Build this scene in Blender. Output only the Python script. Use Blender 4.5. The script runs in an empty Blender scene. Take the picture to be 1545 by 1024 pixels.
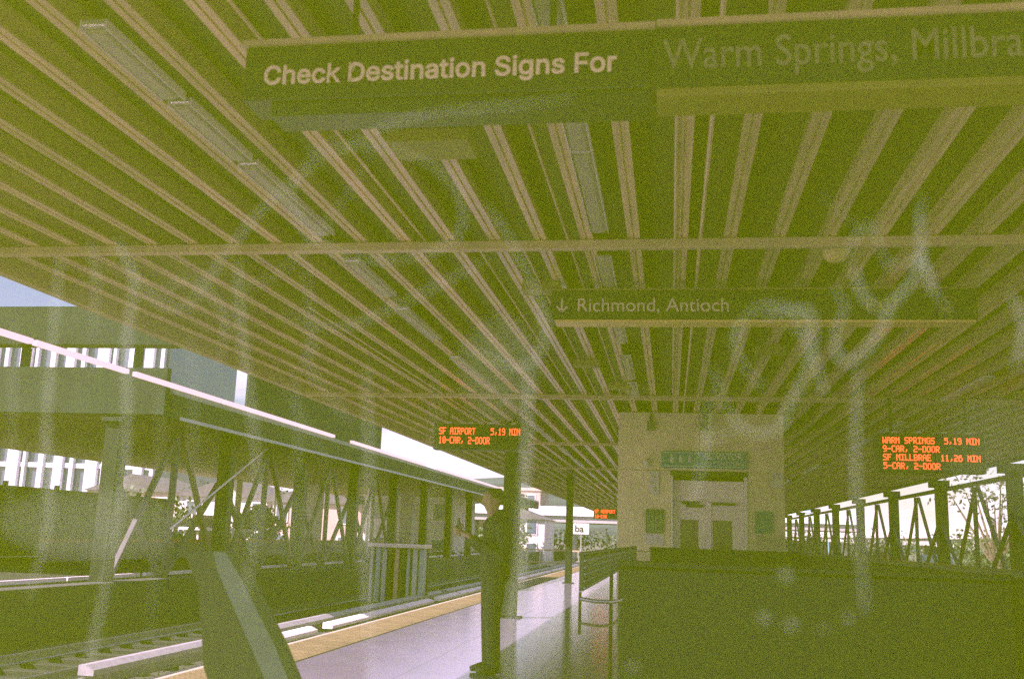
import bpy, bmesh, math, random, os
from mathutils import Vector, Matrix
R = random.Random(7)
sc = bpy.context.scene
C = sc.collection

# ------------------------------------------------------------------ camera, sky, sun, exposure
cam_d = bpy.data.cameras.new("camera"); cam = bpy.data.objects.new("camera", cam_d); C.objects.link(cam)
sc.camera = cam
YAW, PITCH, ROLL = 0.16209, 0.19511, 0.035
_cy, _sy, _cp, _sp = math.cos(YAW), math.sin(YAW), math.cos(PITCH), math.sin(PITCH)
_f = Vector((-_sy * _cp, _cy * _cp, _sp)); _r = Vector((_cy, _sy, 0)); _u = _r.cross(_f)
_r2 = _r * math.cos(ROLL) + _u * math.sin(ROLL); _u2 = _u * math.cos(ROLL) - _r * math.sin(ROLL)
m = Matrix((_r2, _u2, -_f)).transposed().to_4x4(); m.translation = (0, 0, 1.3)
cam.matrix_world = m
cam_d.sensor_width = 36; cam_d.lens = 34.95; cam_d.clip_start = 0.02; cam_d.clip_end = 8000
cam_d.dof.use_dof = True; cam_d.dof.focus_distance = 16.0; cam_d.dof.aperture_fstop = 4.2

SUN = Vector((-0.62, -0.42, 0.60)).normalized()
world = bpy.data.worlds.new("World"); sc.world = world; world.use_nodes = True
nt = world.node_tree; nt.nodes.clear()
sky = nt.nodes.new("ShaderNodeTexSky"); sky.sky_type = 'NISHITA'; sky.sun_disc = False
sky.sun_elevation = math.asin(SUN.z); sky.sun_rotation = math.atan2(SUN.x, SUN.y)
sky.air_density = 1.2; sky.dust_density = .6; sky.altitude = 10
geo = nt.nodes.new("ShaderNodeTexCoord")
nz = nt.nodes.new("ShaderNodeTexNoise"); nz.inputs['Scale'].default_value = 2.6; nz.inputs['Detail'].default_value = 7; nz.inputs['Roughness'].default_value = .58
mp = nt.nodes.new("ShaderNodeMapping"); mp.inputs['Scale'].default_value = (1, 1, 3.2); mp.inputs['Location'].default_value = (3.1, .4, .7)
nt.links.new(geo.outputs['Generated'], mp.inputs['Vector']); nt.links.new(mp.outputs[0], nz.inputs['Vector'])
cr = nt.nodes.new("ShaderNodeValToRGB"); cr.color_ramp.elements[0].position = .47; cr.color_ramp.elements[1].position = .68
cr.color_ramp.elements[1].color = (.75, .75, .75, 1)
nt.links.new(nz.outputs['Fac'], cr.inputs['Fac'])
mixn = nt.nodes.new("ShaderNodeMix"); mixn.data_type = 'RGBA'
nt.links.new(cr.outputs['Color'], mixn.inputs['Factor']); nt.links.new(sky.outputs[0], mixn.inputs['A']); mixn.inputs['B'].default_value = (12.5, 12.2, 14.5, 1)
bg = nt.nodes.new("ShaderNodeBackground"); bg.inputs['Strength'].default_value = .055
out = nt.nodes.new("ShaderNodeOutputWorld")
nt.links.new(mixn.outputs['Result'], bg.inputs['Color']); nt.links.new(bg.outputs[0], out.inputs['Surface'])

sl = bpy.data.lights.new("sun", 'SUN'); so = bpy.data.objects.new("sun", sl); C.objects.link(so)
sl.energy = 5; sl.angle = math.radians(.5); sl.color = (1, .93, .84)
so.rotation_euler = SUN.to_track_quat('Z', 'Y').to_euler(); so.location = (0, 0, 40)
sc.view_settings.view_transform = 'Standard'; sc.view_settings.look = 'None'; sc.view_settings.gamma = 1
sc.view_settings.exposure = 1.45
try:
    sc.cycles.use_denoising = False
    sc.cycles.max_bounces = 7; sc.cycles.diffuse_bounces = 4; sc.cycles.volume_bounces = 2; sc.cycles.transparent_max_bounces = 12
    sc.cycles.sample_clamp_indirect = 6
except Exception: pass

# ------------------------------------------------------------------ materials
MATS = {}
def mat(name, col, rough=.6, metal=0, var=.15, scale=6, bump=0, bscale=60, dirt=None, emit=0, spec=None, stretch=(1, 1, 1)):
    if name in MATS: return MATS[name]
    M = bpy.data.materials.new(name); M.use_nodes = True; t = M.node_tree; b = t.nodes['Principled BSDF']
    b.inputs['Roughness'].default_value = rough; b.inputs['Metallic'].default_value = metal
    if spec is not None: b.inputs['Specular IOR Level'].default_value = spec
    if emit:
        b.inputs['Base Color'].default_value = (.02, .01, .01, 1); b.inputs['Emission Color'].default_value = (*col, 1); b.inputs['Emission Strength'].default_value = emit
        MATS[name] = M; return M
    tc = t.nodes.new('ShaderNodeTexCoord'); mpn = t.nodes.new('ShaderNodeMapping'); mpn.inputs['Scale'].default_value = stretch
    t.links.new(tc.outputs['Object'], mpn.inputs['Vector'])
    n = t.nodes.new('ShaderNodeTexNoise'); n.inputs['Scale'].default_value = scale; n.inputs['Detail'].default_value = 8; n.inputs['Roughness'].default_value = .65
    t.links.new(mpn.outputs[0], n.inputs['Vector'])
    r = t.nodes.new('ShaderNodeValToRGB'); r.color_ramp.elements[0].position = .3; r.color_ramp.elements[1].position = .7
    d = dirt or tuple(c * (1 - var * 1.6) for c in col); l = tuple(min(1, c * (1 + var)) for c in col)
    r.color_ramp.elements[0].color = (*d, 1); r.color_ramp.elements[1].color = (*l, 1)
    t.links.new(n.outputs['Fac'], r.inputs['Fac'])
    oi = t.nodes.new('ShaderNodeObjectInfo'); hs = t.nodes.new('ShaderNodeHueSaturation'); mr = t.nodes.new('ShaderNodeMapRange')
    mr.inputs['To Min'].default_value = 1 - var * .5; mr.inputs['To Max'].default_value = 1 + var * .5
    t.links.new(oi.outputs['Random'], mr.inputs['Value']); t.links.new(mr.outputs[0], hs.inputs['Value']); t.links.new(r.outputs[0], hs.inputs['Color'])
    t.links.new(hs.outputs[0], b.inputs['Base Color'])
    rr = t.nodes.new('ShaderNodeMapRange'); rr.inputs['To Min'].default_value = max(.03, rough - (.12 if rough > .16 else .04)); rr.inputs['To Max'].default_value = min(1, rough + (.12 if rough > .16 else .04))
    t.links.new(n.outputs['Fac'], rr.inputs['Value']); t.links.new(rr.outputs[0], b.inputs['Roughness'])
    if bump:
        n2 = t.nodes.new('ShaderNodeTexNoise'); n2.inputs['Scale'].default_value = bscale; n2.inputs['Detail'].default_value = 4
        t.links.new(tc.outputs['Object'], n2.inputs['Vector'])
        bp = t.nodes.new('ShaderNodeBump'); bp.inputs['Strength'].default_value = bump; bp.inputs['Distance'].default_value = .02
        t.links.new(n2.outputs['Fac'], bp.inputs['Height']); t.links.new(bp.outputs[0], b.inputs['Normal'])
    MATS[name] = M; return M

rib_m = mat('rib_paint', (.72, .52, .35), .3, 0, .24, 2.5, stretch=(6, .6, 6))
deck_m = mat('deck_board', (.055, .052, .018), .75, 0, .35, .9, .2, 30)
beam_m = mat('beam_paint', (.56, .42, .28), .5, 0, .14, 3)
dark_m = mat('dark_paint', (.018, .022, .018), .5, 0, .3, 4, spec=.2)
post_m = mat('post_paint', (.018, .024, .016), .5, 0, .25, 3, spec=.2)
truss_m = mat('truss_paint', (.085, .075, .085), .5, 0, .25, 3, spec=.2)
floor_m = mat('terrazzo', (.24, .205, .30), .09, 0, .1, 1.6, .03, 220, spec=1.0)
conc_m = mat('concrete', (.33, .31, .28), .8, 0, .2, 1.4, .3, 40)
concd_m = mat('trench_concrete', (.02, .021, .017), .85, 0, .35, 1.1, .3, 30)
ballast_m = mat('ballast', (.05, .05, .037), .95, 0, .4, 14, .8, 26)
ground_m = mat('open_ground', (.11, .11, .075), .95, 0, .35, .12, .3, 8)
asph_m = mat('asphalt', (.07, .07, .068), .9, 0, .2, 1, .3, 60)
yel_m = mat('tactile_yellow', (.205, .15, .075), .6, 0, .22, 5)
steel_m = mat('rail_steel', (.42, .42, .45), .28, .9, .2, 8)
alu_m = mat('aluminium', (.62, .60, .56), .35, .6, .1, 6)
white_m = mat('white_paint', (.80, .76, .74), .5, 0, .08, 5)
cover_m = mat('coverboard', (.90, .84, .82), .55, 0, .08, 4)
sign_m = mat('sign_black', (.016, .022, .012), .38, 0, .2, 3)
txt_m = mat('sign_letter', (.92, .76, .56), .5, 0, .06, 20)
txtd_m = mat('sign_letter_faded', (.24, .23, .14), .5, 0, .25, 30)
txty_m = mat('exit_letter', (.36, .36, .05), .5, 0, .2, 30)
tan_m = mat('lift_panel', (.74, .65, .44), .6, 0, .14, 1.6, .1, 50)
door_m = mat('lift_door', (.84, .74, .72), .4, 0, .06, 2)
glassd_m = mat('dark_glass', (.018, .022, .014), .12, 0, .2, 3)
teal_m = mat('teal_sign', (.03, .22, .21), .5, 0, .2, 8)
tealtxt_m = mat('teal_sign_letter', (.62, .70, .58), .5, 0, .1, 20)
paper_m = mat('paper', (.62, .58, .56), .7, 0, .06, 9)
jack_m = mat('jacket_cloth', (.022, .027, .02), .85, 0, .3, 20, .4, 120)
trou_m = mat('trouser_cloth', (.03, .034, .028), .9, 0, .3, 20, .4, 120)
skin_m = mat('skin', (.36, .21, .15), .55, 0, .08, 30)
hair_m = mat('hair', (.02, .015, .012), .6, 0, .3, 60)
shoe_m = mat('shoe_leather', (.03, .028, .026), .5)
leaf_m = mat('leaf', (.062, .095, .035), .6, 0, .45, 3)
leaf2_m = mat('leaf_dull', (.085, .10, .055), .65, 0, .4, 3)
bark_m = mat('bark', (.12, .09, .06), .9, 0, .3, 8)
hill_m = mat('hill_cover', (.065, .09, .075), .95, 0, .45, .012, .5, .05)
led_m = mat('led_amber', (1, .07, .025), emit=1.7)
house_m = mat('house_wall', (.66, .62, .60), .8, 0, .1, .6)
houset_m = mat('house_wall_tan', (.50, .38, .33), .8, 0, .1, .6)
roof_m = mat('house_roof', (.13, .12, .12), .9, 0, .25, 2)
win_m = mat('window_glass', (.10, .13, .17), .1, 0, .2, 2, spec=.8)
tower_m = mat('tower_cladding', (.75, .76, .80), .4, 0, .06, .3)
fwy_m = mat('freeway_concrete', (.46, .43, .42), .8, 0, .14, .2)
orange_m = mat('orange_paint', (.60, .25, .05), .6, 0, .15, 4)
lens_m = mat('fixture_lens', (.42, .38, .31), .3, 0, .06, 10, spec=.9)
seat_m = mat('seat_shell', (.024, .03, .018), .45, 0, .2, 6)
seatp_m = mat('seat_frame_paint', (.13, .18, .14), .4, 0, .12, 8)
redcar_m = mat('car_silver', (.62, .62, .66), .25, .3, .05, 3)
cardk_m = mat('car_dark', (.05, .06, .09), .25, .3, .1, 3)
tyre_m = mat('tyre_rubber', (.02, .02, .02), .9)

# ------------------------------------------------------------------ mesh helpers
class MB:
    def __init__(s): s.v = []; s.f = []
    def poly(s, vs, fs):
        n = len(s.v); s.v += [tuple(v) for v in vs]; s.f += [tuple(i + n for i in f) for f in fs]; return s
    def box(s, x0, y0, z0, x1, y1, z1, c=0.0):
        if c > 0:  # box with chamfered vertical and horizontal edges
            vs = []
            for (ax, ay, az) in ((c, c, 0), (c, 0, c), (0, c, c)):
                for sx in (0, 1):
                    for sy in (0, 1):
                        for sz in (0, 1):
                            vs.append((x1 - ax if sx else x0 + ax, y1 - ay if sy else y0 + ay, z1 - az if sz else z0 + az))
            A = lambda k, a, b, d: k * 8 + a * 4 + b * 2 + d
            fs = []
            for z in (0, 1): q = [A(0, 0, 0, z), A(0, 1, 0, z), A(0, 1, 1, z), A(0, 0, 1, z)]; fs.append(q if z else q[::-1])
            for y in (0, 1): q = [A(1, 0, y, 0), A(1, 1, y, 0), A(1, 1, y, 1), A(1, 0, y, 1)]; fs.append(q if not y else q[::-1])
            for x in (0, 1): q = [A(2, x, 0, 0), A(2, x, 1, 0), A(2, x, 1, 1), A(2, x, 0, 1)]; fs.append(q if x else q[::-1])
            for y in (0, 1):
                for z in (0, 1): fs.append([A(0, 0, y, z), A(0, 1, y, z), A(1, 1, y, z), A(1, 0, y, z)])
            for x in (0, 1):
                for z in (0, 1): fs.append([A(0, x, 0, z), A(0, x, 1, z), A(2, x, 1, z), A(2, x, 0, z)])
            for x in (0, 1):
                for y in (0, 1): fs.append([A(1, x, y, 0), A(1, x, y, 1), A(2, x, y, 1), A(2, x, y, 0)])
            for x in (0, 1):
                for y in (0, 1):
                    for z in (0, 1): fs.append([A(0, x, y, z), A(1, x, y, z), A(2, x, y, z)])
            return s.poly(vs, fs)
        v = [(x, y, z) for x in (x0, x1) for y in (y0, y1) for z in (z0, z1)]
        return s.poly(v, [(0, 1, 3, 2), (4, 6, 7, 5), (0, 4, 5, 1), (2, 3, 7, 6), (0, 2, 6, 4), (1, 5, 7, 3)])
    def tube(s, pts, r, n=8, rs=None, flat=None):
        pts = [Vector(p) for p in pts]; rings = []
        up = None
        for i, p in enumerate(pts):
            d = (pts[min(i + 1, len(pts) - 1)] - pts[max(i - 1, 0)]).normalized()
            a = Vector((0, 0, 1)) if abs(d.z) < .9 else Vector((0, 1, 0))
            if flat: a = Vector(flat)
            u = d.cross(a).normalized(); w = u.cross(d).normalized()
            rr = rs[i] if rs else r
            ru, rw = (rr if isinstance(rr, tuple) else (rr, rr))
            rings.append([tuple(p + u * ru * math.cos(2 * math.pi * k / n) + w * rw * math.sin(2 * math.pi * k / n)) for k in range(n)])
        base = len(s.v)
        for g in rings: s.v += g
        for i in range(len(rings) - 1):
            for k in range(n):
                k2 = (k + 1) % n
                s.f.append((base + i * n + k, base + i * n + k2, base + (i + 1) * n + k2, base + (i + 1) * n + k))
        s.f.append(tuple(base + k for k in range(n))[::-1]); s.f.append(tuple(base + (len(rings) - 1) * n + k for k in range(n)))
        return s
    def bar(s, a, b, w, h=None):  # square bar between two points
        a = Vector(a); b = Vector(b); h = h or w; d = (b - a).normalized()
        up = Vector((0, 0, 1)) if abs(d.z) < .95 else Vector((0, 1, 0))
        u = d.cross(up).normalized() * w / 2; q = u.normalized().cross(d).normalized() * h / 2
        v = [p + x for p in (a, b) for x in (-u - q, u - q, u + q, -u + q)]
        return s.poly(v, [(0, 3, 2, 1), (4, 5, 6, 7), (0, 1, 5, 4), (1, 2, 6, 5), (2, 3, 7, 6), (3, 0, 4, 7)])
    def prism(s, prof, axis, a, b):  # prof: list of 2d points
        n = len(prof)
        def P(p, t): return {'y': (p[0], t, p[1]), 'x': (t, p[0], p[1]), 'z': (p[0], p[1], t)}[axis]
        vs = [P(p, a) for p in prof] + [P(p, b) for p in prof]
        fs = [tuple(range(n)), tuple(range(2 * n - 1, n - 1, -1))] + [(i, i + n, (i + 1) % n + n, (i + 1) % n) for i in range(n)]
        return s.poly(vs, fs)
    def mesh(s, name, m, smooth=False):
        me = bpy.data.meshes.new(name); me.from_pydata(s.v, [], s.f); me.update()
        me.materials.append(m)
        if len(s.f) < 1500:
            bm = bmesh.new(); bm.from_mesh(me); bmesh.ops.recalc_face_normals(bm, faces=bm.faces); bm.to_mesh(me); bm.free()
        if smooth:
            for p in me.polygons: p.use_smooth = True
        return me
    def build(s, name, m, parent=None, smooth=False, loc=None):
        return link(name, s.mesh(name, m, smooth), parent, loc)
def link(name, me, parent=None, loc=None, rz=0):
    o = bpy.data.objects.new(name, me); C.objects.link(o)
    if parent is not None: o.parent = parent
    if loc is not None: o.location = loc
    if rz: o.rotation_euler.z = rz
    return o
def tag(o, label=None, cat=None, group=None, kind=None):
    if label: o['label'] = label
    if cat: o['category'] = cat
    if group: o['group'] = group
    if kind: o['kind'] = kind
    return o
def empty(name, loc=(0, 0, 0), rz=0, **k):
    o = bpy.data.objects.new(name, None); C.objects.link(o); o.location = loc; o.rotation_euler.z = rz
    o.empty_display_size = .2
    return tag(o, **k)
def copy_tree(o, parent=None):
    c = o.copy(); C.objects.link(c)
    if parent is not None: c.parent = parent
    for ch in [x for x in KIDS.get(o.name, [])] or [x for x in o.children]: copy_tree(ch, c)
    return c
KIDS = {}
def box(name, m, parent, *a, c=0.0): return MB().box(*a, c=c).build(name, m, parent)
FONT = None
try:
    FONT = bpy.data.fonts.load(os.path.join(bpy.utils.resource_path('LOCAL'), 'datafiles', 'fonts', 'Inter.woff2'))
except Exception: FONT = None
def text(name, s, size, x, y, z, m, parent, off=.0, ext=.002, align='LEFT', space=1.0, sx=1.0, inter=False, bev=0):
    cu = bpy.data.curves.new(name, 'FONT'); cu.body = s; cu.size = size; cu.extrude = ext; cu.offset = off
    cu.align_x = align; cu.space_character = space; cu.materials.append(m)
    if FONT and inter: cu.font = FONT
    cu.bevel_depth = bev; cu.bevel_resolution = 1; cu.resolution_u = 4
    t_ = bpy.data.objects.new(name, cu); C.objects.link(t_)
    me = bpy.data.meshes.new_from_object(t_.evaluated_get(bpy.context.evaluated_depsgraph_get()))
    bpy.data.objects.remove(t_); me.name = name
    if not me.materials: me.materials.append(m)
    o = bpy.data.objects.new(name, me); C.objects.link(o); o.parent = parent
    o.rotation_euler = (math.pi / 2, 0, 0); o.location = (x, y, z); o.scale = (sx, 1, 1)
    return o

# ------------------------------------------------------------------ ground, trackbed, platforms
tag(MB().poly([(-4000, -600, -1.25), (4000, -600, -1.25), (4000, 6000, -1.25), (-4000, 6000, -1.25)], [(0, 1, 2, 3)]).build('ground', ground_m), kind='structure')
tag(MB().box(-12.1, -12, -1.24, -4.32, 130, -1.1).build('trackbed', ballast_m), kind='structure')
plat = tag(MB().box(-4.32, -14, -1.24, 7.6, 120, -.04).build('platform', conc_m), kind='structure')
# paving panels of the platform floor, one mesh shared
PW = 1.2
pm = MB().box(0, 0, 0, PW - .004, PW - .004, .038).mesh('floor_panel', floor_m)
for i in range(4):
    for j in range(38):
        link('floor_panel', pm, plat, (-3.68 + i * PW, 2.4 + j * PW, -.04))
MB().box(-3.68, -14, -.04, 7.6, 2.394, -.002).build('floor_surface', mat('front_paving', (.13, .12, .11), .8, 0, .2, 1.5), plat)
MB().box(-3.68, 48.0, -.04, 1.114, 120, -.002).build('floor_surface', floor_m, plat)
MB().box(1.12, 2.4, -.04, 7.6, 120, -.002).build('floor_surface', mat('worn_concrete', (.34, .31, .27), .6, 0, .2, 1.2), plat)
# yellow tactile tiles with their domes
tm_ = MB().box(0, 0, 0, .604, .604, .045, c=.003)
dm = MB()
tile = tm_
for a in range(6):
    for b in range(6):
        cx, cyy = .06 + a * .098, .06 + b * .098
        n = len(tile.v); tile.v += [(cx - .02, cyy - .02, .0452), (cx + .02, cyy - .02, .0452), (cx + .02, cyy + .02, .0452), (cx - .02, cyy + .02, .0452), (cx, cyy, .052)]
        tile.f += [(n, n + 1, n + 4), (n + 1, n + 2, n + 4), (n + 2, n + 3, n + 4), (n + 3, n, n + 4)]
tmesh = tile.mesh('tactile_tile', yel_m)
for j in range(72):
    link('tactile_tile', tmesh, plat, (-4.3, 4.0 + j * .61, -.04 + R.uniform(-.001, .001)))
MB().box(-4.3, -14, -.04, -3.7, 3.994, .004).box(-4.3, 47.93, -.04, -3.7, 120, .004).build('tactile_strip', yel_m, plat)
MB().box(-4.36, -14, -.12, -4.302, 120, .002).build('platform_nosing', mat('nosing', (.5, .46, .38), .6), plat)

# ballast stones, sleepers, rails
sb = MB()
for _ in range(9000):
    x = R.uniform(-12, -4.4); y = 8 + 60 * R.random() ** 1.6; z = -1.1; s = R.uniform(.02, .045)
    n = len(sb.v); a = R.random() * 6
    sb.v += [(x + s * math.cos(a + k * 2.1), y + s * math.sin(a + k * 2.1), z) for k in range(3)] + [(x, y, z + s * 1.2)]
    sb.f += [(n, n + 1, n + 3), (n + 1, n + 2, n + 3), (n + 2, n, n + 3)]
tag(sb.build('ballast_stones', ballast_m), 'dark ballast stones between the rails', 'ballast', kind='stuff')
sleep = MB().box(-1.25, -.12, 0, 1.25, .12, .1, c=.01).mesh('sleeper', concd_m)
for tx, nm in ((-5.95, 'near'), (-9.6, 'far')):
    tr = empty('railway_track', (tx, 8, -1.1), label='steel railway track %s' % ('nearest the yellow platform edge' if nm == 'near' else 'farther from the yellow edge, below the opposite platform'),
               cat='track', group='railway tracks beside the platform')
    for j in range(72): link('sleeper', sleep, tr, (0, j * .76, .002))
    prof = [(-.06, 0), (.06, 0), (.06, .02), (.012, .035), (.012, .12), (.035, .13), (.035, .165), (-.035, .165), (-.035, .13), (-.012, .12), (-.012, .035), (-.06, .02)]
    for sx in (-.84, .84):
        MB().prism([(p[0] + sx, p[1] + .102) for p in prof], 'y', -20, 118).build('rail', steel_m, tr)
# third rails with their pale cover boards, in lengths
for tx, lab in ((-7.25, 'third rail under white cover boards, beside the nearer track'), (-8.1, 'third rail under greyer cover boards, beside the farther track')):
    t3 = empty('third_rail', (tx, 8, -1.1), label=lab, cat='third rail', group='covered third rails between the tracks')
    MB().box(-.04, -18, .1, .04, 118, .26).build('conductor', steel_m, t3)
    y = 9.3 if tx > -8 else 5.5; k = 0
    while y < 100:
        L = 3.0 if tx > -8 else 5.2
        g = .22 if k % 3 else .9
        cv = MB().prism([(-.11, .33), (.11, .33), (.11, .39), (-.02, .45), (-.11, .45)] if tx > -8 else [(-.12, .28), (.12, .28), (.12, .36), (-.02, .42), (-.12, .42)], 'y', y, y + L).build('cover_board', cover_m if tx > -8 else mat('cover_grey', (.34, .33, .34), .6), t3)
        for q in (0, L / 2): MB().box(-.05, y + q, 0, .05, y + q + .08, .1).build('insulator', dark_m, t3) if k % 2 == 0 and 0 < y < 40 else None
        y += L + g; k += 1

# opposite platform and what stands on it
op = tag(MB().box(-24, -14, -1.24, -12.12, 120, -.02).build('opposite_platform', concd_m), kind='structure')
MB().box(-12.6, -14, -.02, -12.14, 120, .0).build('edge_paving', asph_m, op)
k = 0; y = 11.0
edge = empty('edge_barrier', (-13.05, 0, 0), label='low barrier with white painted top rail behind the opposite posts', cat='barrier')
while y < 70:
    MB().box(-.06, y, .0, .06, y + 3.05, .09, c=.01).build('top_rail', cover_m, edge); MB().box(-.04, y + .05, -.02, .04, y + 3.0, -.001).build('base', dark_m, edge)
    y += 3.1 + (.25 if k % 2 else 0); k += 1
lw = empty('concrete_bench_wall', (-20, 30, 0), label='long grey wall with an orange cap behind the opposite tracks', cat='wall')
for j in range(12):
    MB().box(-.15, j * 4, -.02, .15, j * 4 + 3.98, .62).build('wall_panel', conc_m, lw)
    MB().box(-.18, j * 4, .622, .18, j * 4 + 3.98, .70).build('cap', orange_m, lw)

# ------------------------------------------------------------------ the platform canopy
can = empty('platform_canopy', (1, .9, 3.2), label='long ribbed platform canopy overhead with dark deck between pale ribs', cat='canopy')
def cbox(name, m, *a, c=0.0): # world coords
    o = box(name, m, can, a[0] - 1, a[1] - .9, a[2] - 3.2, a[3] - 1, a[4] - .9, a[5] - 3.2, c=c); return o
XL, XR, Y0, Y1 = -5.12, 6.95, .9, 76
k = 0
y = Y0
while y < Y1:
    y2 = min(y + 6.99, Y1)
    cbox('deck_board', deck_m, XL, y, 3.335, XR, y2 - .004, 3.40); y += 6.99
prof = [(-.04, 0), (-.006, 0), (-.006, .012), (.006, .012), (.006, 0), (.04, 0), (.04, .014), (.014, .02), (.014, .13), (-.014, .13), (-.014, .02), (-.04, .014)]
ribm = MB().prism(prof[::-1], 'y', 0, Y1 - Y0).mesh('rib', rib_m)
x = -1.75
xs = []
while x - .302 > XL + .05: x -= .302
while x < XR - .05: xs.append(x); x += .302
for x in xs: link('rib', ribm, can, (x - 1, 0, .002 + 0))
MB().box(XL - 1 - .1, 0, -.03, XL - 1, Y1 - Y0, .28).build('edge_fascia', beam_m, can)
MB().box(XR - 1, 0, -.03, XR - 1 + .12, Y1 - Y0, .28).build('edge_fascia', truss_m, can)
MB().box(XL - 1, -.12, -.02, XR - 1, -.01, .24).build('end_fascia', beam_m, can)
YB = [6.2, 13.25, 19.95, 27.1, 34.1, 41.1, 48.1, 55.1, 62.1, 69.1]
for yb in YB:
    cbox('cross_beam', beam_m, XL + .01, yb - .03, 3.135, XR - .01, yb + .03, 3.198, c=.006)
# columns of this canopy
def column(x, y, w, top, lab, grp=None, name='steel_column', base=0.0):
    o = empty(name, (x, y, base), label=lab, cat='column', group=grp)
    MB().box(-w / 2, -w / 2, .02, w / 2, w / 2, top - base, c=.02).build('shaft', post_m, o)
    MB().box(-w * .8, -w * .8, 0, w * .8, w * .8, .02).build('base_plate', dark_m, o)
    return o
column(-2.62, 16.6, .26, 3.19, 'dark square column rising behind the standing person to the ribs')
column(-3.0, 30.2, .2, 3.19, 'dark square column far along the platform, left of the lift house')
# conduits, junction boxes, speakers
for (x, a, b, r) in ((-1.6, .95, 6.1, .009), (-1.28, 6.3, 13.1, .009), (-.98, 6.3, 27, .008), (.18, .95, 60, .012), (.02, .95, 13.1, .009), (-3.1, 8, 40, .01), (2.5, .95, 40, .012), (-.66, 1, 13.1, .007)):
    MB().tube([(x - 1, a - .9, -.014), (x - 1, b - .9, -.014)], r).build('conduit', rib_m, can)
for (x, y) in ((-.98, 7.3), (-.9, 10.6), (-.62, 12.2), (-1.15, 4.45), (.95, 9.8), (1.5, 12.0)):
    s = .14 if y > 5 else .2
    cbox('junction_box', mat('box_olive', (.24, .21, .075), .6), x - s, y - s * .6, 3.125, x + s, y + s * .6, 3.196, c=.006)
# luminaires
FX = [(-2.19, 3.2, 3.84), (-2.19, 3.89, 4.57), (-2.19, 4.64, 5.86), (-2.23, 6.5, 7.5), (-2.27, 8.0, 9.28), (-2.3, 10.3, 12.8), (-2.3, 13.6, 15.0), (-2.3, 16.2, 17.6), (-2.3, 18.2, 19.4), (-2.3, 21, 22.6), (-2.3, 24, 26.4), (-2.3, 28.4, 30.6), (-2.3, 33, 35.5),
      (-.44, 3.1, 4.55), (-.44, 4.6, 5.88), (-.46, 6.5, 7.36), (-.47, 8.5, 9.4), (-.47, 10.2, 11.6), (-.47, 12.0, 13.1), (3.4, 3.2, 4.4), (3.4, 7.6, 8.8), (3.4, 11.3, 13.1), (3.4, 15.5, 17.0), (3.42, 18.0, 20.2), (3.42, 24.0, 26.5), (3.42, 30.0, 33.0)]
FL = {0: 'nearest', 1: 'second', 2: 'third', 3: 'fourth', 4: 'fifth', 5: 'sixth', 6: 'seventh', 7: 'eighth', 8: 'ninth', 9: 'tenth', 10: 'eleventh', 11: 'twelfth', 12: 'farthest'}
rowi = {}
for (x, a, b) in FX:
    key = 'left' if x < -1 else 'middle' if x < 1 else 'right'
    i = rowi.get(key, 0); rowi[key] = i + 1
    where = {'left': 'row over the left part of the platform', 'middle': 'row leading to the lift house', 'right': 'row above the right side'}[key]
    o = empty('ceiling_light', (x, a, 3.19), label='unlit strip light, %s in the %s' % (FL[i], where), cat='ceiling light', group='strip lights under the ribs, ' + key + ' row')
    L = b - a; w = .05
    MB().box(-w, 0, -.03, w, L, 0, c=.005).build('housing', alu_m, o)
    MB().prism([(-w * .9, -.032), (-w * .6, -.052), (w * .6, -.052), (w * .9, -.032)], 'y', .03, L - .03).build('lens', lens_m, o)
    MB().box(-w - .006, 0, -.045, -w - .001, L, -.005).box(w + .001, 0, -.045, w + .006, L, -.005).build('edge_trim', white_m, o)
    if b > 20: pass
# dome
o = empty('ceiling_dome', (1.05, 6.45, 3.19), label='small round yellowish dome under the ribs right of the lights', cat='dome')
db = MB()
rings = [(.0, -.085), (.05, -.075), (.078, -.045), (.085, -.012)]
db.tube([(0, 0, -.012 - .0), (0, 0, -.0)], .095, 20).build('mount', alu_m, o)
d2 = MB()
for i, (r_, z_) in enumerate(rings[1:]): d2.v += [(r_ * math.cos(k * math.pi / 10), r_ * math.sin(k * math.pi / 10), z_ - .001) for k in range(20)]
d2.v.append((0, 0, -.086))
for i in range(2):
    for k in range(20): d2.f.append((i * 20 + k, i * 20 + (k + 1) % 20, (i + 1) * 20 + (k + 1) % 20, (i + 1) * 20 + k))
for k in range(20): d2.f.append((60, (k + 1) % 20, k))
d2.build('dome_cover', mat('dome_plastic', (.62, .50, .22), .35), o, True)

# ------------------------------------------------------------------ overhead signs
s1 = empty('overhead_sign', (0, 3.0, 2.73), label='black hanging sign reading Check Destination Signs For, nearest the camera', cat='sign')
MB().box(-1.46, 0, 0, -.07, .16, .2, c=.005).build('board', sign_m, s1)
MB().box(-1.47, -.012, .202, -.055, .17, .222).build('top_trim', beam_m, s1)
MB().box(-1.36, .02, -.05, -.07, .15, -.002).build('lower_housing', sign_m, s1)
text('lettering', 'Check Destination Signs For', .128, -1.385, -.008, .056, txt_m, s1, sx=1.02, ext=.001, inter=True, bev=.0026)
for x in (-1.1, -.4): MB().tube([(x, .08, .222), (x, .08, .475)], .012).build('hanger', dark_m, s1)
s2 = empty('overhead_sign', (0, 3.0, 2.72), label='black hanging sign reading Warm Springs, Millbrae above a pale bottom strip', cat='sign')
MB().box(-.062, 0, .0, 2.7, .16, .215, c=.005).build('board', sign_m, s2)
MB().box(-.05, -.012, .217, 2.7, .17, .237).build('top_trim', beam_m, s2)
MB().box(-.05, -.014, -.03, 2.7, .15, -.002, c=.004).build('bottom_strip', mat('strip_yellow', (.24, .22, .05), .5), s2)
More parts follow.
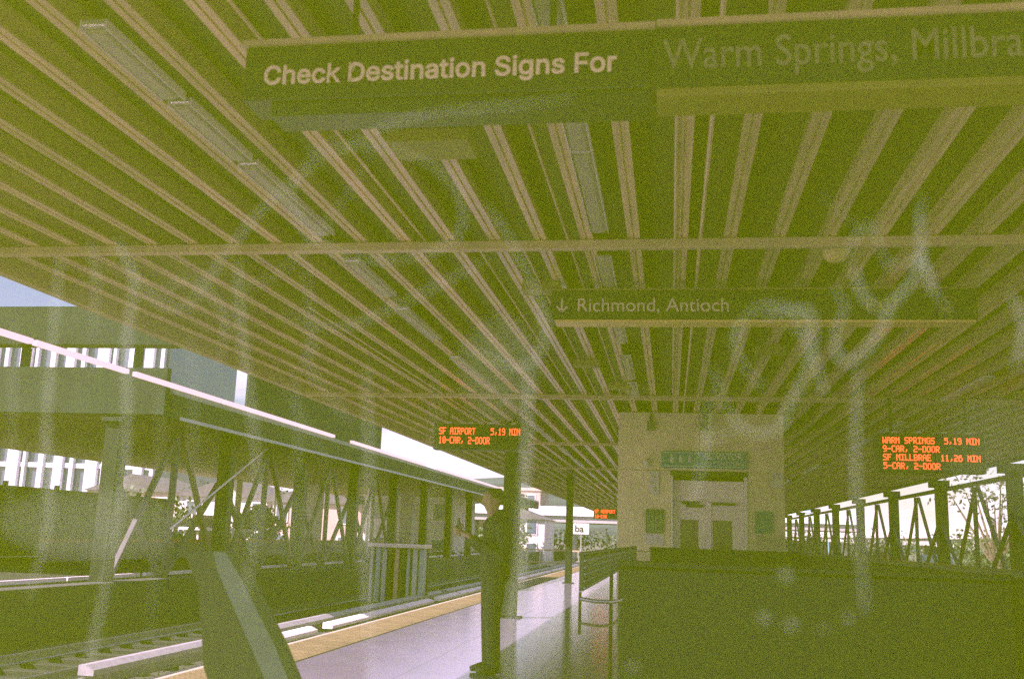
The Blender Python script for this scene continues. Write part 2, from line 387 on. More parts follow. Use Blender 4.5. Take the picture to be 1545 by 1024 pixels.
text('lettering', 'Warm Springs, Millbrae', .150, -.03, -.004, .065, txtd_m, s2, off=.001, sx=.80, ext=.0015)
for x in (.3, 1.5, 2.5): MB().tube([(x, .08, .237), (x, .08, .485)], .012).build('hanger', dark_m, s2)
s3 = empty('overhead_sign', (0, 7.2, 2.88), label='long black sign with down arrow reading Richmond, Antioch', cat='sign')
MB().box(-.89, 0, .012, 2.12, .18, .235, c=.005).build('board', sign_m, s3)
MB().box(-.86, -.012, -.006, 2.1, .17, .01).build('bottom_trim', mat('strip_brass', (.85, .66, .25), .35), s3)
MB().box(-.89, -.008, .237, 2.12, .19, .25).build('top_trim', mat('box_olive', (.2, .2, .1)), s3)
text('lettering', 'Richmond, Antioch', .145, -.70, -.004, .075, mat('sign_letter_mid', (.80, .70, .52), .5, 0, .1, 20), s3, off=.0, sx=.99, ext=.0015)
ar = MB().box(-.815, -.004, .075, -.801, -.001, .175).bar((-.808, -.0025, .072), (-.848, -.0025, .115), .003, .013).bar((-.808, -.0025, .072), (-.768, -.0025, .115), .003, .013)
ar.build('down_arrow', MATS['sign_letter_mid'], s3)
text('exit_lettering', 'EXIT', .13, 1.36, -.004, .075, txty_m, s3, off=.001, sx=.9, ext=.0015)
cm = MB()
pts = [(1.93 + .055 * math.cos(t * math.pi / 10), -.003, .125 + .055 * math.sin(t * math.pi / 10)) for t in range(0, 20)]
for i in range(17): cm.bar(pts[i], pts[i + 1], .003, .012)
cm.bar((1.90, -.003, .16), (1.955, -.003, .10), .003, .012).bar((1.955, -.003, .10), (1.955, -.003, .14), .003, .012).bar((1.955, -.003, .10), (1.915, -.003, .10), .003, .012)
cm.build('exit_arrow', txty_m, s3)
for x in (-.6, .6, 1.8): MB().tube([(x, .09, .25), (x, .09, .32)], .012).build('hanger', dark_m, s3)

# LED destination boards: every letter is a set of lit dots, 5 x 7
G57 = {'A': '01110 10001 10001 11111 10001 10001 10001', 'B': '11110 10001 10001 11110 10001 10001 11110', 'C': '01111 10000 10000 10000 10000 10000 01111', 'D': '11110 10001 10001 10001 10001 10001 11110',
 'E': '11111 10000 10000 11110 10000 10000 11111', 'F': '11111 10000 10000 11110 10000 10000 10000', 'G': '01111 10000 10000 10011 10001 10001 01111', 'I': '11111 00100 00100 00100 00100 00100 11111',
 'L': '10000 10000 10000 10000 10000 10000 11111', 'M': '10001 11011 10101 10101 10001 10001 10001', 'N': '10001 11001 10101 10011 10001 10001 10001', 'O': '01110 10001 10001 10001 10001 10001 01110',
 'P': '11110 10001 10001 11110 10000 10000 10000', 'R': '11110 10001 10001 11110 10100 10010 10001', 'S': '01111 10000 10000 01110 00001 00001 11110', 'T': '11111 00100 00100 00100 00100 00100 00100',
 'W': '10001 10001 10001 10101 10101 11011 10001', '0': '01110 10001 10011 10101 11001 10001 01110', '1': '00100 01100 00100 00100 00100 00100 01110', '2': '11110 00001 00001 01110 10000 10000 11111',
 '5': '11111 10000 11110 00001 00001 00001 11110', '6': '01110 10000 11110 10001 10001 10001 01110', '9': '01110 10001 10001 01111 00001 00001 01110', ',': '00000 00000 00000 00000 00100 00100 01000',
 '-': '00000 00000 00000 11111 00000 00000 00000', ' ': '00000 ' * 7}
def led_text(tx, size, x, z, o, nar):
    c = size / 7; b = MB()
    for i, chh in enumerate(tx):
        for rr, row in enumerate(G57[chh].split()):
            for cc, v in enumerate(row):
                if v == '1': x0 = x + (i * 6 + cc) * c * nar; z0 = z + (6 - rr) * c; b.box(x0, -.012, z0, x0 + c * nar * .92, -.007, z0 + c * .9)
    tag(b.build('led_lettering', led_m, o), kind='stuff')
def led(loc, w, h, rows, lab, size, hang, deep=.2, nar=.64):
    o = empty('departure_board', loc, label=lab, cat='departure board', group='amber train departure boards')
    MB().box(-w / 2, 0, -h / 2, w / 2, deep, h / 2, c=.01).build('case', sign_m, o)
    MB().box(-w / 2 + .03, -.006, -h / 2 + .03, w / 2 - .03, -.001, h / 2 - .03).build('screen', glassd_m, o)
    for (tx, x, z) in rows: led_text(tx, size, x, z, o, nar)
    for x in (-w * .35, w * .35): MB().tube([(x, deep / 2, h / 2), (x, deep / 2, hang - loc[2])], .02).build('hanger', dark_m, o)
    for k in range(4): MB().box(-w * .36 + k * w * .23, -.004, h / 2 + .004, -w * .36 + k * w * .23 + .07, .06, h / 2 + .03).build('clip', alu_m, o)
    return o
led((-2.9, 15, 2.775), 1.46, .40, [('SF AIRPORT', -.64, .035), ('5,19 MIN', .17, .035), ('10-CAR, 2-DOOR', -.64, -.105)],
    'amber board reading SF AIRPORT 5,19 MIN, left of the lift house', .105, 3.19)
led((3.18, 13, 2.485), 1.28, .48, [('WARM SPRINGS', -.57, .115), ('5,19 MIN', .16, .115), ('9-CAR, 2-DOOR', -.57, .01), ('SF MILLBRAE', -.57, -.095), ('11,26 MIN', .11, -.095), ('5-CAR, 2-DOOR', -.57, -.20)],
    'amber board reading WARM SPRINGS and SF MILLBRAE on the right', .078, 3.19, nar=.78)
led((-2.85, 45, 2.42), 1.1, .46, [('SF AIRPORT', -.5, .03), ('10-CAR', -.5, -.19)], 'small distant amber board beside the far left corner of the lift house', .15, 3.19, nar=.72)

# ------------------------------------------------------------------ lift house
lh = empty('lift_house', (.43, 15, 0), label='tan panelled lift house with recessed pale double doors and dark windows', cat='lift house')
def lb(name, m, x0, y0, z0, x1, y1, z1, c=0.0): return box(name, m, lh, x0 - .43, y0, z0, x1 - .43, y1, z1, c=c)
# front wall panels around the door recess X .03..1.07, z up to 2.33
XW0, XW1 = -.78, 1.63
pan = [(XW0, 0, -.003, 1.15), (XW0, 1.156, -.003, 2.33), (1.103, 0, XW1, 1.15), (1.103, 1.156, XW1, 2.33), (XW0, 2.336, .42, 3.195), (.426, 2.336, XW1, 3.195)]
for (a, z0, b, z1) in pan: lb('wall_panel', tan_m, a, 0, z0, b, .12, z1, c=.004)
for s_, x0, x1 in ((0, XW0, XW0 + .12), (1, XW1 - .12, XW1)):
    for k in range(3): lb('wall_panel', tan_m, x0, .124 + k * .96, 0, x1, .124 + k * .96 + .955, 3.195, c=.004)
lb('wall_panel', tan_m, XW0, 3.01, 0, XW1, 3.1, 3.195)
lb('recess_ceiling', dark_m, -.003, .121, 2.335, 1.103, .9, 2.40)
lb('recess_side', tan_m, -.06, .121, 0, -.004, .9, 2.33); lb('recess_side', tan_m, 1.105, .121, 0, 1.16, .9, 2.33)
lb('door_frame', white_m, .0, -.02, 0, .03, .12, 2.26, c=.004); lb('door_frame', white_m, 1.06, -.02, 0, 1.10, .12, 2.26, c=.004)
lb('door_frame', dark_m, .0, -.02, 2.265, 1.10, .12, 2.335, c=.004)
lb('transom_panel', door_m, .035, .10, 1.90, 1.055, .14, 2.20)
for (a, b, wa, wb) in ((.035, .50, .14, .40), (.59, 1.055, .61, .89)):
    d = lb('door', door_m, a, .10, 0, wa, .15, 1.895)
    MB().box(wb - .43, .10, 0, b - .43, .15, 1.895).box(wa - .43, .10, 0, wb - .43, .15, .9).box(wa - .43, .10, 1.63, wb - .43, .15, 1.895).build('door_leaf', door_m, d)
    MB().box(wa - .43 + .002, .12, .902, wb - .43 - .002, .135, 1.628).build('window', glassd_m, d)
lb('centre_post', door_m, .503, .08, 0, .587, .15, 1.895, c=.004)
lb('handle', dark_m, .16, .06, 1.855, .40, .098, 1.895); lb('handle', dark_m, .22, .055, 1.81, .46, .097, 1.852); lb('handle', dark_m, .60, .06, 1.85, .93, .098, 1.885)
sg = empty('lift_sign', (.485, 14.96, 2.5), label='teal sign reading ELEVATOR TO CONCOURSE over the lift doors', cat='sign')
MB().box(-.625, 0, -.125, .625, .036, .125, c=.012).build('plate', teal_m, sg)
bd = MB()
for (a, b) in (((-.6, -.1), (.6, -.1)), ((.6, -.1), (.6, .1)), ((.6, .1), (-.6, .1)), ((-.6, .1), (-.6, -.1))): bd.bar((a[0], -.003, a[1]), (b[0], -.003, b[1]), .003, .01)
bd.build('border', tealtxt_m, sg)
text('lettering', 'ELEVATOR', .12, -.0, -.004, .01, tealtxt_m, sg, sx=.95, off=.001); text('lettering', 'TO CONCOURSE', .075, -.0, -.004, -.075, tealtxt_m, sg, off=.0005)
for k in range(3):
    x = -.5 + k * .13
    MB().box(x, -.004, -.045, x + .05, -.001, .03).box(x + .012, -.004, .038, x + .038, -.001, .065).build('pictogram', tealtxt_m, sg)
nb = empty('notice_board', (-.235, 14.97, 1.59), label='green board of four pictogram squares left of the lift doors', cat='notice')
MB().box(-.13, 0, -.17, .13, .028, .17, c=.004).build('plate', mat('notice_green', (.03, .085, .04), .5), nb)
for a in (0, 1):
    for b in (0, 1):
        x0 = -.11 + a * .115; z0 = -.15 + b * .125
        MB().box(x0, -.004, z0, x0 + .1, -.001, z0 + .11).build('square', mat('notice_pale', (.20, .30, .16), .5), nb)
        MB().bar((x0 + .03, -.006, z0 + .02), (x0 + .06, -.006, z0 + .09), .003, .014).bar((x0 + .03, -.006, z0 + .06), (x0 + .08, -.006, z0 + .03), .003, .014).build('symbol', MATS['notice_green'], nb)
text('lettering', 'NOTICE', .05, -.1, -.004, .115, MATS['notice_pale'], nb, sx=.9)
tag(MB().box(-.13, 0, -.08, .13, .012, .08).build('sheet_or_reflection', paper_m, None, loc=(-.235, 14.985, 1.33)), 'pale sheet below the green pictogram board', 'sheet')
p2 = empty('wall_poster', (-.245, 14.98, 2.15), label='narrow upright pale notice left of the teal lift sign', cat='notice')
MB().box(-.07, 0, -.17, .07, .015, .17).build('sheet', paper_m, p2); MB().box(-.04, -.004, -.02, -.01, -.001, .01).box(.0, -.004, -.1, .03, -.001, -.06).box(-.03, -.004, .08, .02, -.001, .1).build('print', txtd_m, p2)
wl = empty('wall_lamp', (-.36, 14.95, 2.44), label='small pale round lamp on the lift house wall', cat='lamp')
MB().tube([(0, .05, 0), (0, .02, 0), (0, -.03, 0), (0, -.045, 0)], .05, 14, rs=[.05, .055, .05, .02]).build('lamp_body', paper_m, wl, True)
t4 = tag(MB().box(-.125, 0, -.155, .125, .05, .155, c=.006).build('control_box', mat('teal_box', (.05, .20, .17), .5), None, loc=(1.325, 14.947, 1.62)), 'flat teal box on the wall right of the lift doors', 'box')
tag(MB().box(-.18, 0, -.1, .18, .02, .1, c=.004).build('pale_plate', mat('plate_tan', (.42, .36, .27), .6), None, loc=(1.40, 14.978, 1.34)), 'pale plate on the wall below the teal box', 'plate')
tag(MB().box(-.075, 0, -.11, .075, .02, .11).build('sheet_or_reflection', paper_m, None, loc=(1.53, 14.978, 2.23)), 'pale square reflection high on the right edge of the lift house', 'notice')  # pale reflection on the wall, put in as a flat sheet
cmr = empty('security_camera', (.5, 14.9, 3.12), label='security camera on a drop arm above the teal lift sign', cat='camera')
MB().tube([(0, 0, .07), (0, 0, -.04)], .045, 12).build('mount', dark_m, cmr)
MB().box(.045, -.05, -.48, .075, -.02, .02, c=.004).build('arm', paper_m, cmr); MB().box(-.08, -.1, -.2, .03, .02, -.06, c=.01).build('camera_body', post_m, cmr)
ch = empty('corner_speaker', (-.3, 14.92, 3.05), label='small dark speaker high on the left of the lift house', cat='speaker')
MB().box(-.06, 0, -.13, .06, .08, .0, c=.01).build('body', mat('olive_dark', (.13, .14, .07), .6), ch); MB().box(-.02, .03, .0, .02, .078, .12).build('bracket', dark_m, ch)

# ------------------------------------------------------------------ stair enclosure (dark parapets), guard rail
se = empty('stair_parapet', (0, 5.6, 0), label='dark solid parapet around the stair opening in front of the lift house', cat='parapet')
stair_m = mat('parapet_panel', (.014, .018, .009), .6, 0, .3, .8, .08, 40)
def sb_(name, *a, c=.01): return box(name, stair_m, se, *a, c=c)
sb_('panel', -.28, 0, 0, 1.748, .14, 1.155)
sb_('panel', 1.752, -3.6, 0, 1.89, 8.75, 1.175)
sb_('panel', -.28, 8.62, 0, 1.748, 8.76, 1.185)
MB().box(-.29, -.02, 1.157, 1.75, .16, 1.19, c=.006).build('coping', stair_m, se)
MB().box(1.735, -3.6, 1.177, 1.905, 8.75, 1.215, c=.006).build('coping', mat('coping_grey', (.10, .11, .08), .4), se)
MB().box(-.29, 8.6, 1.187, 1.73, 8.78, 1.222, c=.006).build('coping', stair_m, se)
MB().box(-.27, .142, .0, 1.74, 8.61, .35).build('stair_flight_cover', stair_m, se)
gr = empty('guard_rail', (-.48, 5.5, 0), label='long guard rail of thin pale bars with a looped end beside the stair parapet', cat='guard rail')
gd_m = mat('guard_panel', (.045, .07, .05), .4)
for k in range(6): MB().box(-.012, .05 + k * 1.45, 1.02, .012, 1.45 + k * 1.45, 1.2, c=.003).build('infill_panel', gd_m, gr)
for k in range(5): MB().box(.0125, .05, 1.035 + k * .036, .022, 8.7, 1.042 + k * .036).build('bar', mat('bar_pale', (.55, .6, .55), .4), gr)
MB().tube([(0, .03, 1.215), (0, 8.72, 1.215)], .016, 10).build('top_rail', gd_m, gr)
for k in range(7): MB().box(-.014, .0 + k * 1.45, 0, .014, .03 + k * 1.45, 1.215).build('post', post_m, gr) if k > 1 else None
lp = [(.0, .0, .985), (.08, .0, .975), (.17, .0, .975), (.215, .0, .985), (.235, .0, 1.0)]
lp2 = [(.0, -.02, .86), (.1, -.02, .85), (.17, -.02, .855), (.205, -.02, .89), (.222, -.02, .95), (.228, -.01, .985)]
MB().tube(lp, .011, 10).build('loop_top', steel_m, gr, True); MB().tube(lp2, .007, 10).build('loop_end', mat('rail_dark', (.10, .11, .08), .35, .4), gr, True)
MB().tube([(.0, .0, .80), (.0, .0, 1.02)], .008, 8).build('loop_post', post_m, gr)

# ------------------------------------------------------------------ right side posts, trusses, wall
PX = 7.25
rw = empty('edge_wall', (PX + .3, 2, 0), label='low pale wall along the right platform edge behind the posts', cat='wall')
for k in range(26): MB().box(-.1, k * 4, -.04, .1, k * 4 + 3.98, .82, c=.01).build('wall_panel', conc_m, rw)
ORD = ['nearest', 'second', 'third', 'fourth', 'fifth', 'sixth', 'seventh', 'eighth', 'ninth', 'tenth', 'eleventh']
def truss(x, y, L, ztop, base, lab, grp, flip=1, thick=.092):
    o = empty('truss_frame', (x, y, base), label=lab, cat='truss', group=grp)
    h = ztop - base; e = .19
    MB().bar((0, e, h - .25), (0, L - e, h - .25), thick, thick * 1.1).build('top_chord', truss_m, o)
    t = thick * .85; mid = L / 2
    MB().bar((.06, mid - .1, h - .34), (.06, e + .12, .06), t).build('diagonal', truss_m, o)
    MB().bar((.06, mid + .1, h - .34), (.06, L - e - .12, .06), t).build('diagonal', mat('truss_sunlit', (.11, .07, .065), .6, 0, .2, 4), o)  # warmer colour carries the pinkish sunlight on this diagonal
    MB().bar((0.0, mid, h - .32), (0.0, mid, .02), t * 1.1).build('vertical', truss_m, o)
    MB().bar((-.08, e, h * .62), (-.08, mid - .15, .03), t).build('brace', truss_m, o)
    MB().bar((-.08, L - e, h * .62), (-.08, mid + .15, .03), t).build('brace', truss_m, o)
    return o
ys = [16.9 + 5.95 * k for k in range(9)]
for i, yy in enumerate(ys):
    o = empty('edge_post', (PX, yy, 0), label='dark flared post, %s along the right platform edge' % ORD[i], cat='post', group='dark posts along the right platform edge')
    MB().box(-.14, -.14, .0, .14, .14, 3.16, c=.02).build('shaft', post_m, o)
    MB().prism([(-.142, 1.55), (-.142, 2.3), (-.28, 1.75)][::1], 'x', -.1, .1).build('gusset', post_m, o); MB().prism([(.142, 1.55), (.28, 1.75), (.142, 2.3)], 'x', -.1, .1).build('gusset', post_m, o)
    MB().box(-.26, -.26, 3.0, .17, .26, 3.18).build('cap', post_m, o)
    if i < 8: truss(PX + .02, yy, 5.95, 3.18, 0, 'cross braced truss after the %s post of the right edge' % ORD[i], 'trusses between the right edge posts')

# ------------------------------------------------------------------ opposite canopy, its posts and trusses
oc = empty('opposite_canopy', (-16, 21, 3.6), label='ribbed canopy over the opposite platform with a raised roof at its near end', cat='canopy')
def ob(name, m, x0, y0, z0, x1, y1, z1, c=0.0): return box(name, m, oc, x0 + 16, y0 - 21, z0 - 3.6, x1 + 16, y1 - 21, z1 - 3.6, c=c)
soff = mat('soffit_olive', (.27, .22, .10), .7, 0, .2, .6)
ocd = mat('fascia_grey', (.026, .036, .026), .7, 0, .25, 1.2, spec=.08)
ob('soffit', soff, -26, 21, 4.12, -11.4, 86, 4.2)
for k in range(48): ob('rib', mat('rib_olive', (.42, .32, .2), .5), -25.9 + k * .304, 21, 4.0, -25.9 + k * .304 + .08, 86, 4.118)
ob('end_fascia', ocd, -26, 20.8, 3.72, -11.3, 20.98, 4.78)
ob('side_fascia', ocd, -11.38, 21, 3.66, -11.22, 86, 4.20)
ob('lower_trim', mat('trim_grey', (.34, .37, .36), .5), -11.215, 21.4, 3.66, -11.19, 66, 3.74)
ob('gutter', mat('gutter_grey', (.16, .2, .16), .5), -11.5, 21, 4.21, -11.22, 86, 4.33)
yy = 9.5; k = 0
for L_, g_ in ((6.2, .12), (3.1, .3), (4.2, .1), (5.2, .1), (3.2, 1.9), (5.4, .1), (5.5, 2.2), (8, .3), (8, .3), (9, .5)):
    ob('glow_strip', mat('strip_glow', (1, .82, .80), emit=.42), -11.23, yy, 4.335, -11.13, yy + L_, 4.43); yy += L_ + g_  # lengths along the canopy edge given their own pinkish emission
ob('roof_edge', ocd, -26, 20.8, 5.32, -9.7, 21.0, 6.22)
ob('roof_slab', ocd, -26, 21.004, 5.34, -9.75, 21.4, 6.18)
ob('side_panel', ocd, -11.36, 25.2, 4.34, -11.3, 38, 5.6)
ob('roof_edge', ocd, -9.85, 21.404, 5.34, -9.7, 30, 6.1)
for k in range(5): ob('clerestory_post', dark_m, -24 + k * 2.9, 21.2, 4.79, -23.84 + k * 2.9, 21.36, 5.32)
for i in range(8):
    yy = 21.1 + 5.9 * i
    o = empty('opposite_post', (-12.55, yy, 0), label='dark post, %s under the edge of the opposite canopy' % ORD[i], cat='post', group='dark posts under the opposite canopy')
    MB().box(-.19, -.19, -.02, .19, .19, 3.98, c=.02).build('shaft', post_m, o); MB().box(-.24, -.3, 3.55, .24, .3, 3.65).build('cap', post_m, o)
    if i < 4: truss(-12.6, yy, 5.9, 3.98, 0, 'V braced truss after the %s post of the opposite platform' % ORD[i], 'trusses between the opposite posts', thick=.14)
pb = tag(MB().tube([(-12.2, 29.0, 3.7), (-12.2, 23.4, 1.2)], .028, 8).build('sunlit_edge_rod', cover_m), 'thin pale sunlit edge slanting down beside the V braced truss', 'rod')  # sunlit edge of a truss diagonal, its brightness put into pale paint
# fence and screens at the back of the opposite platform
fb = empty('back_fence', (-23, 14, 0), label='dark olive screen fence at the back of the opposite platform', cat='fence')
fm = mat('fence_olive', (.07, .085, .05), .7, 0, .3, 2)
for k in range(10): MB().box(-.05, k * 3, 0, .05, k * 3 + 2.9, 2.45, c=.01).build('fence_panel', fm, fb); MB().box(-.08, k * 3 + 2.9, 0, .08, k * 3 + 3.0, 2.6).build('fence_post', dark_m, fb)
# trackside cabinet with upright panels
cb = empty('trackside_cabinet', (-8.95, 33.2, -1.1), label='grey trackside cabinet of upright panels under a pale top between the tracks', cat='cabinet')
MB().box(-.95, 0, 0, .95, .1, 1.9).build('back', dark_m, cb)
pcs = [mat('cab_grey', (.46, .46, .46), .5), mat('cab_tan', (.52, .34, .26), .6), mat('cab_blue', (.34, .42, .44), .5), post_m]
MB().box(-1.0, -.55, 0, 1.0, -.002, .12).build('plinth', dark_m, cb)
for k in range(9):
    x0 = -.93 + k * .21
    MB().box(x0, -.45 - (k % 2) * .05, .13, x0 + (.1 if k % 3 == 0 else .15), -.002, 1.88, c=.008).build('panel', pcs[(k * 2 + k // 3) % 4], cb)
MB().box(-1.02, -.58, 1.9, 1.02, .12, 2.02, c=.01).build('top', mat('cab_top', (.80, .68, .60), .5), cb)

# ------------------------------------------------------------------ person with phone
def skin(name, verts, edges, radii, m, parent, root=0, sub=1):
    me = bpy.data.meshes.new(name); me.from_pydata(verts, edges, []); me.update()
    o = bpy.data.objects.new(name, me); C.objects.link(o); o.parent = parent
    md = o.modifiers.new('s', 'SKIN'); md.use_smooth_shade = True
    d = me.skin_vertices[0].data if me.skin_vertices else None
    if d is None:
        bpy.context.view_layer.objects.active = o
        me.attributes  # noqa
    if d is None: return o
    for i, r_ in enumerate(radii):
        d[i].radius = r_ if isinstance(r_, tuple) else (r_, r_); d[i].use_root = (i == root)
    if sub: q = o.modifiers.new('u', 'SUBSURF'); q.levels = sub; q.render_levels = sub
    me.materials.append(m)
    return o
def sweep(name, chains, m, parent, n=12, sub=1):   # chains of (point, (rx, ry)) merged into one mesh and voxel-fused
    b = MB()
    for ch in chains:
        pts = [c[0] for c in ch]; rs = [c[1] if isinstance(c[1], tuple) else (c[1], c[1]) for c in ch]
        b.tube(pts, 0, n, rs=rs)
    o = b.build(name, m, parent, True)
    rm = o.modifiers.new('r', 'REMESH'); rm.mode = 'VOXEL'; rm.voxel_size = .011; rm.use_smooth_shade = True
    sm = o.modifiers.new('m', 'SMOOTH'); sm.factor = .6; sm.iterations = 3
    return o
# figure faces -X (towards the tracks), holding a phone in front of the chest
pr = empty('person', (-1.72, 9.9, 0), .5, label='standing person in dark jacket and trousers looking at a phone', cat='person')
body = sweep('body', [
    [((-.02, 0, 1.42), (.06, .06)), ((-.03, 0, 1.52), (.055, .055)), ((-.04, 0, 1.56), (.07, .06)), ((-.045, 0, 1.63), (.098, .078)), ((-.04, 0, 1.69), (.1, .08)), ((-.03, 0, 1.745), (.06, .05))],
    [((-.135, 0, 1.645), (.012, .012)), ((-.155, 0, 1.61), (.018, .02)), ((-.13, 0, 1.595), (.014, .015))],
    [((-.02, .078, 1.66), (.018, .008)), ((-.02, .085, 1.61), (.012, .008))], [((-.02, -.078, 1.66), (.018, .008)), ((-.02, -.085, 1.61), (.012, .008))],
    [((.0, 0, 1.45), (.09, .13)), ((.0, 0, 1.2), (.11, .15)), ((.0, 0, .95), (.11, .15))],
    [((.0, .09, .95), (.08, .08)), ((.0, .09, .5), (.055, .055)), ((.01, .09, .1), (.04, .04))],
    [((.0, -.09, .95), (.08, .08)), ((-.02, -.1, .5), (.055, .055)), ((.0, -.1, .1), (.04, .04))],
    [((-.27, .07, 1.30), (.033, .03)), ((-.34, .05, 1.335), (.035, .02)), ((-.375, .04, 1.36), (.03, .016))],
    [((-.27, -.07, 1.28), (.033, .03)), ((-.33, -.05, 1.31), (.035, .02)), ((-.365, -.03, 1.33), (.03, .016))],
], skin_m, pr)
fg = MB()
for s_ in (1, -1):
    for k in range(4):
        z = 1.375 - k * .02 - (0 if s_ > 0 else .03); x = -.37
        fg.tube([(x + .01, s_ * .04, z), (x - .03, s_ * (.042), z + .004), (x - .045, s_ * .02, z + .004), (x - .04, s_ * .0, z)], .0085, 8)
    fg.tube([(-.34, s_ * .045, 1.36), (-.35, s_ * .03, 1.40), (-.372, s_ * .012, 1.41)], .01, 8)
fg.build('fingers', skin_m, pr, True)
sweep('jacket', [
    [((0, 0, 1.5), (.075, .08)), ((.005, 0, 1.46), (.10, .16)), ((.01, 0, 1.38), (.125, .205)), ((.015, 0, 1.2), (.135, .19)), ((.01, 0, 1.05), (.135, .185)), ((.01, 0, .86), (.15, .19))],
    [((0, .18, 1.42), .075), ((.02, .235, 1.25), .062), ((.0, .25, 1.12), .058), ((-.12, .18, 1.19), .05), ((-.26, .08, 1.29), .042)],
    [((0, -.18, 1.42), .075), ((.02, -.235, 1.25), .062), ((.0, -.25, 1.1), .058), ((-.12, -.18, 1.17), .05), ((-.26, -.08, 1.27), .042)],
    [((.03, 0, 1.47), (.1, .1)), ((.05, 0, 1.52), (.09, .1)), ((.045, 0, 1.56), (.06, .09))],
], jack_m, pr)
sweep('trousers', [
    [((.0, 0, .97), (.125, .17)), ((.0, 0, .86), (.125, .165))],
    [((.0, .09, .9), (.1, .092)), ((-.005, .092, .5), (.078, .072)), ((.01, .092, .06), (.065, .06))],
    [((.0, -.09, .9), (.1, .092)), ((-.03, -.1, .5), (.078, .072)), ((.0, -.1, .06), (.065, .06))]], trou_m, pr)
sweep('hair', [[((-.02, 0, 1.66), (.098, .088)), ((-.02, 0, 1.71), (.102, .088)), ((-.02, 0, 1.765), (.07, .06))], [((.05, 0, 1.70), (.06, .07)), ((.06, 0, 1.6), (.045, .07))]], hair_m, pr)
for s_ in (1, -1):
    MB().tube([(.085, s_ * .093, .045), (.02, s_ * .093, .055), (-.08, s_ * .095, .045), (-.17, s_ * .097, .03)], .04, 10, rs=[(.038, .04), (.045, .055), (.048, .042), (.03, .025)]).build('shoe', shoe_m, pr, True)
ph = empty('phone', (-2.058, 9.715, 1.37), .5, label='dark phone held up in both hands by the standing person', cat='phone')
MB().box(-.005, -.036, -.06, .004, .036, .09, c=.003).build('phone_body', dark_m, ph); MB().box(.0042, -.033, -.055, .0055, .033, .085).build('screen', glassd_m, ph)

# ------------------------------------------------------------------ seat shape close at the left, put in for reflections in the pane
ps = empty('reflected_seat', (-1.52, 3.25, 0), label='reflected dark seat shape with a slanting pale green steel side, close by at lower left', cat='seat')
MB().prism([(-.11, 1.21), (.0, 1.215), (.03, 1.15), (.235, .8), (.25, .74), (.05, .74), (.0, .84), (-.045, 1.1)], 'y', -.02, .06).build('backrest', seat_m, ps)
MB().prism([(.006, 1.215), (.05, 1.215), (.115, 1.13), (.25, .92), (.315, .80), (.31, .76), (.25, .74), (.235, .8), (.03, 1.15)], 'y', -.04, .07).build('side_plate', seatp_m, ps)
MB().box(.06, -.01, 0, .14, .05, .735).build('legs_frame', seat_m, ps)
MB().tube([(.29, -.03, .765), (.33, -.03, .75), (.36, -.03, .70), (.36, -.03, .3), (.36, -.03, .0)], .028, 10).build('front_leg', seatp_m, ps)

# ------------------------------------------------------------------ farther things
def lamp(x, y, h, base, lab, arm=None, grp='lamp posts beyond the opposite platform'):
    o = empty('lamp_post', (x, y, base), label=lab, cat='lamp post', group=grp)
    MB().tube([(0, 0, 0), (0, 0, h)], .1, 10, rs=[.13, .09]).build('pole', alu_m, o)
    MB().box(-.3, -.3, 0, .3, .3, .25).build('base', conc_m, o)
    if arm: MB().tube([(0, 0, h), (arm * .5, 0, h + .35), (arm, 0, h + .5)], .05, 8).build('arm', alu_m, o); MB().box(arm - .2, -.15, h + .42, arm + .5, .15, h + .56, c=.03).build('lamp_head', white_m, o)
    else: MB().box(-.5, -.2, h - .6, -.12, .2, h - .25, c=.03).build('lamp_head', white_m, o)
    return o
lamp(-22.7, 60, 7.0, -1.25, 'pale tall lamp post behind the orange capped wall')
lamp(-24.5, 60, 5.9, -1.25, 'thin lamp post with a curved arm left of the tall one', arm=1.5)
lamp(-19.0, 62, 6.2, -1.25, 'pale lamp post among the white houses', arm=-1.2)
lamp(-10.9, 118, 5.0, -1.25, 'small lamp post by the far white pillar')
lamp(30, 120, 7, -1.25, 'lamp post beyond the right posts near the freeway', arm=1.4)

def house(x, y, w, d, h, lab, wm=house_m, rz=0, roof=1.6, z=-1.25, nwin=3, st=2, name='house'):
    o = empty(name, (x, y, z), rz, label=lab, cat='house', group='houses beyond the tracks')
    MB().box(-w / 2, 0, 0, w / 2, d, h).build('wall', wm, o)
    if roof > 0: MB().prism([(-w / 2 - .3, h + .002), (w / 2 + .3, h + .002), (0, h + roof)], 'y', -.3, d + .3).build('roof', roof_m, o)
    else: MB().box(-w / 2 - .15, -.15, h + .002, w / 2 + .15, d + .15, h + .35).build('roof', wm, o)
    for s_ in range(st):
        for k in range(nwin):
            cx = -w / 2 + (k + .5) * w / nwin; zz = h * (s_ + .35) / st
            wf = MB().box(cx - .55, -.06, zz - .1, cx + .55, -.002, zz + 1.3).build('window', white_m, o)
            MB().box(cx - .45, -.08, zz, cx + .45, -.062, zz + 1.2).build('pane', win_m, wf)
    return o
house(-19.5, 74, 7, 8, 5.2, 'white two storey house with flat roof right of the opposite canopy', roof=0)
house(-28.5, 78, 8, 8, 4.6, 'tan house with a dark gable roof behind the lamp posts', houset_m)
house(-38, 82, 9, 8, 5.0, 'white gabled house farther left behind the opposite canopy')
house(-49, 86, 9, 8, 5.4, 'tan gabled house at the far left under the canopy', houset_m)
house(-14.4, 96, 5, 8, 4.2, 'small white house just left of the standing person', roof=1.0, nwin=2)
house(-20, 120, 9, 8, 8.0, 'pink tan block rising behind the white houses', houset_m, roof=0, nwin=4, st=3)
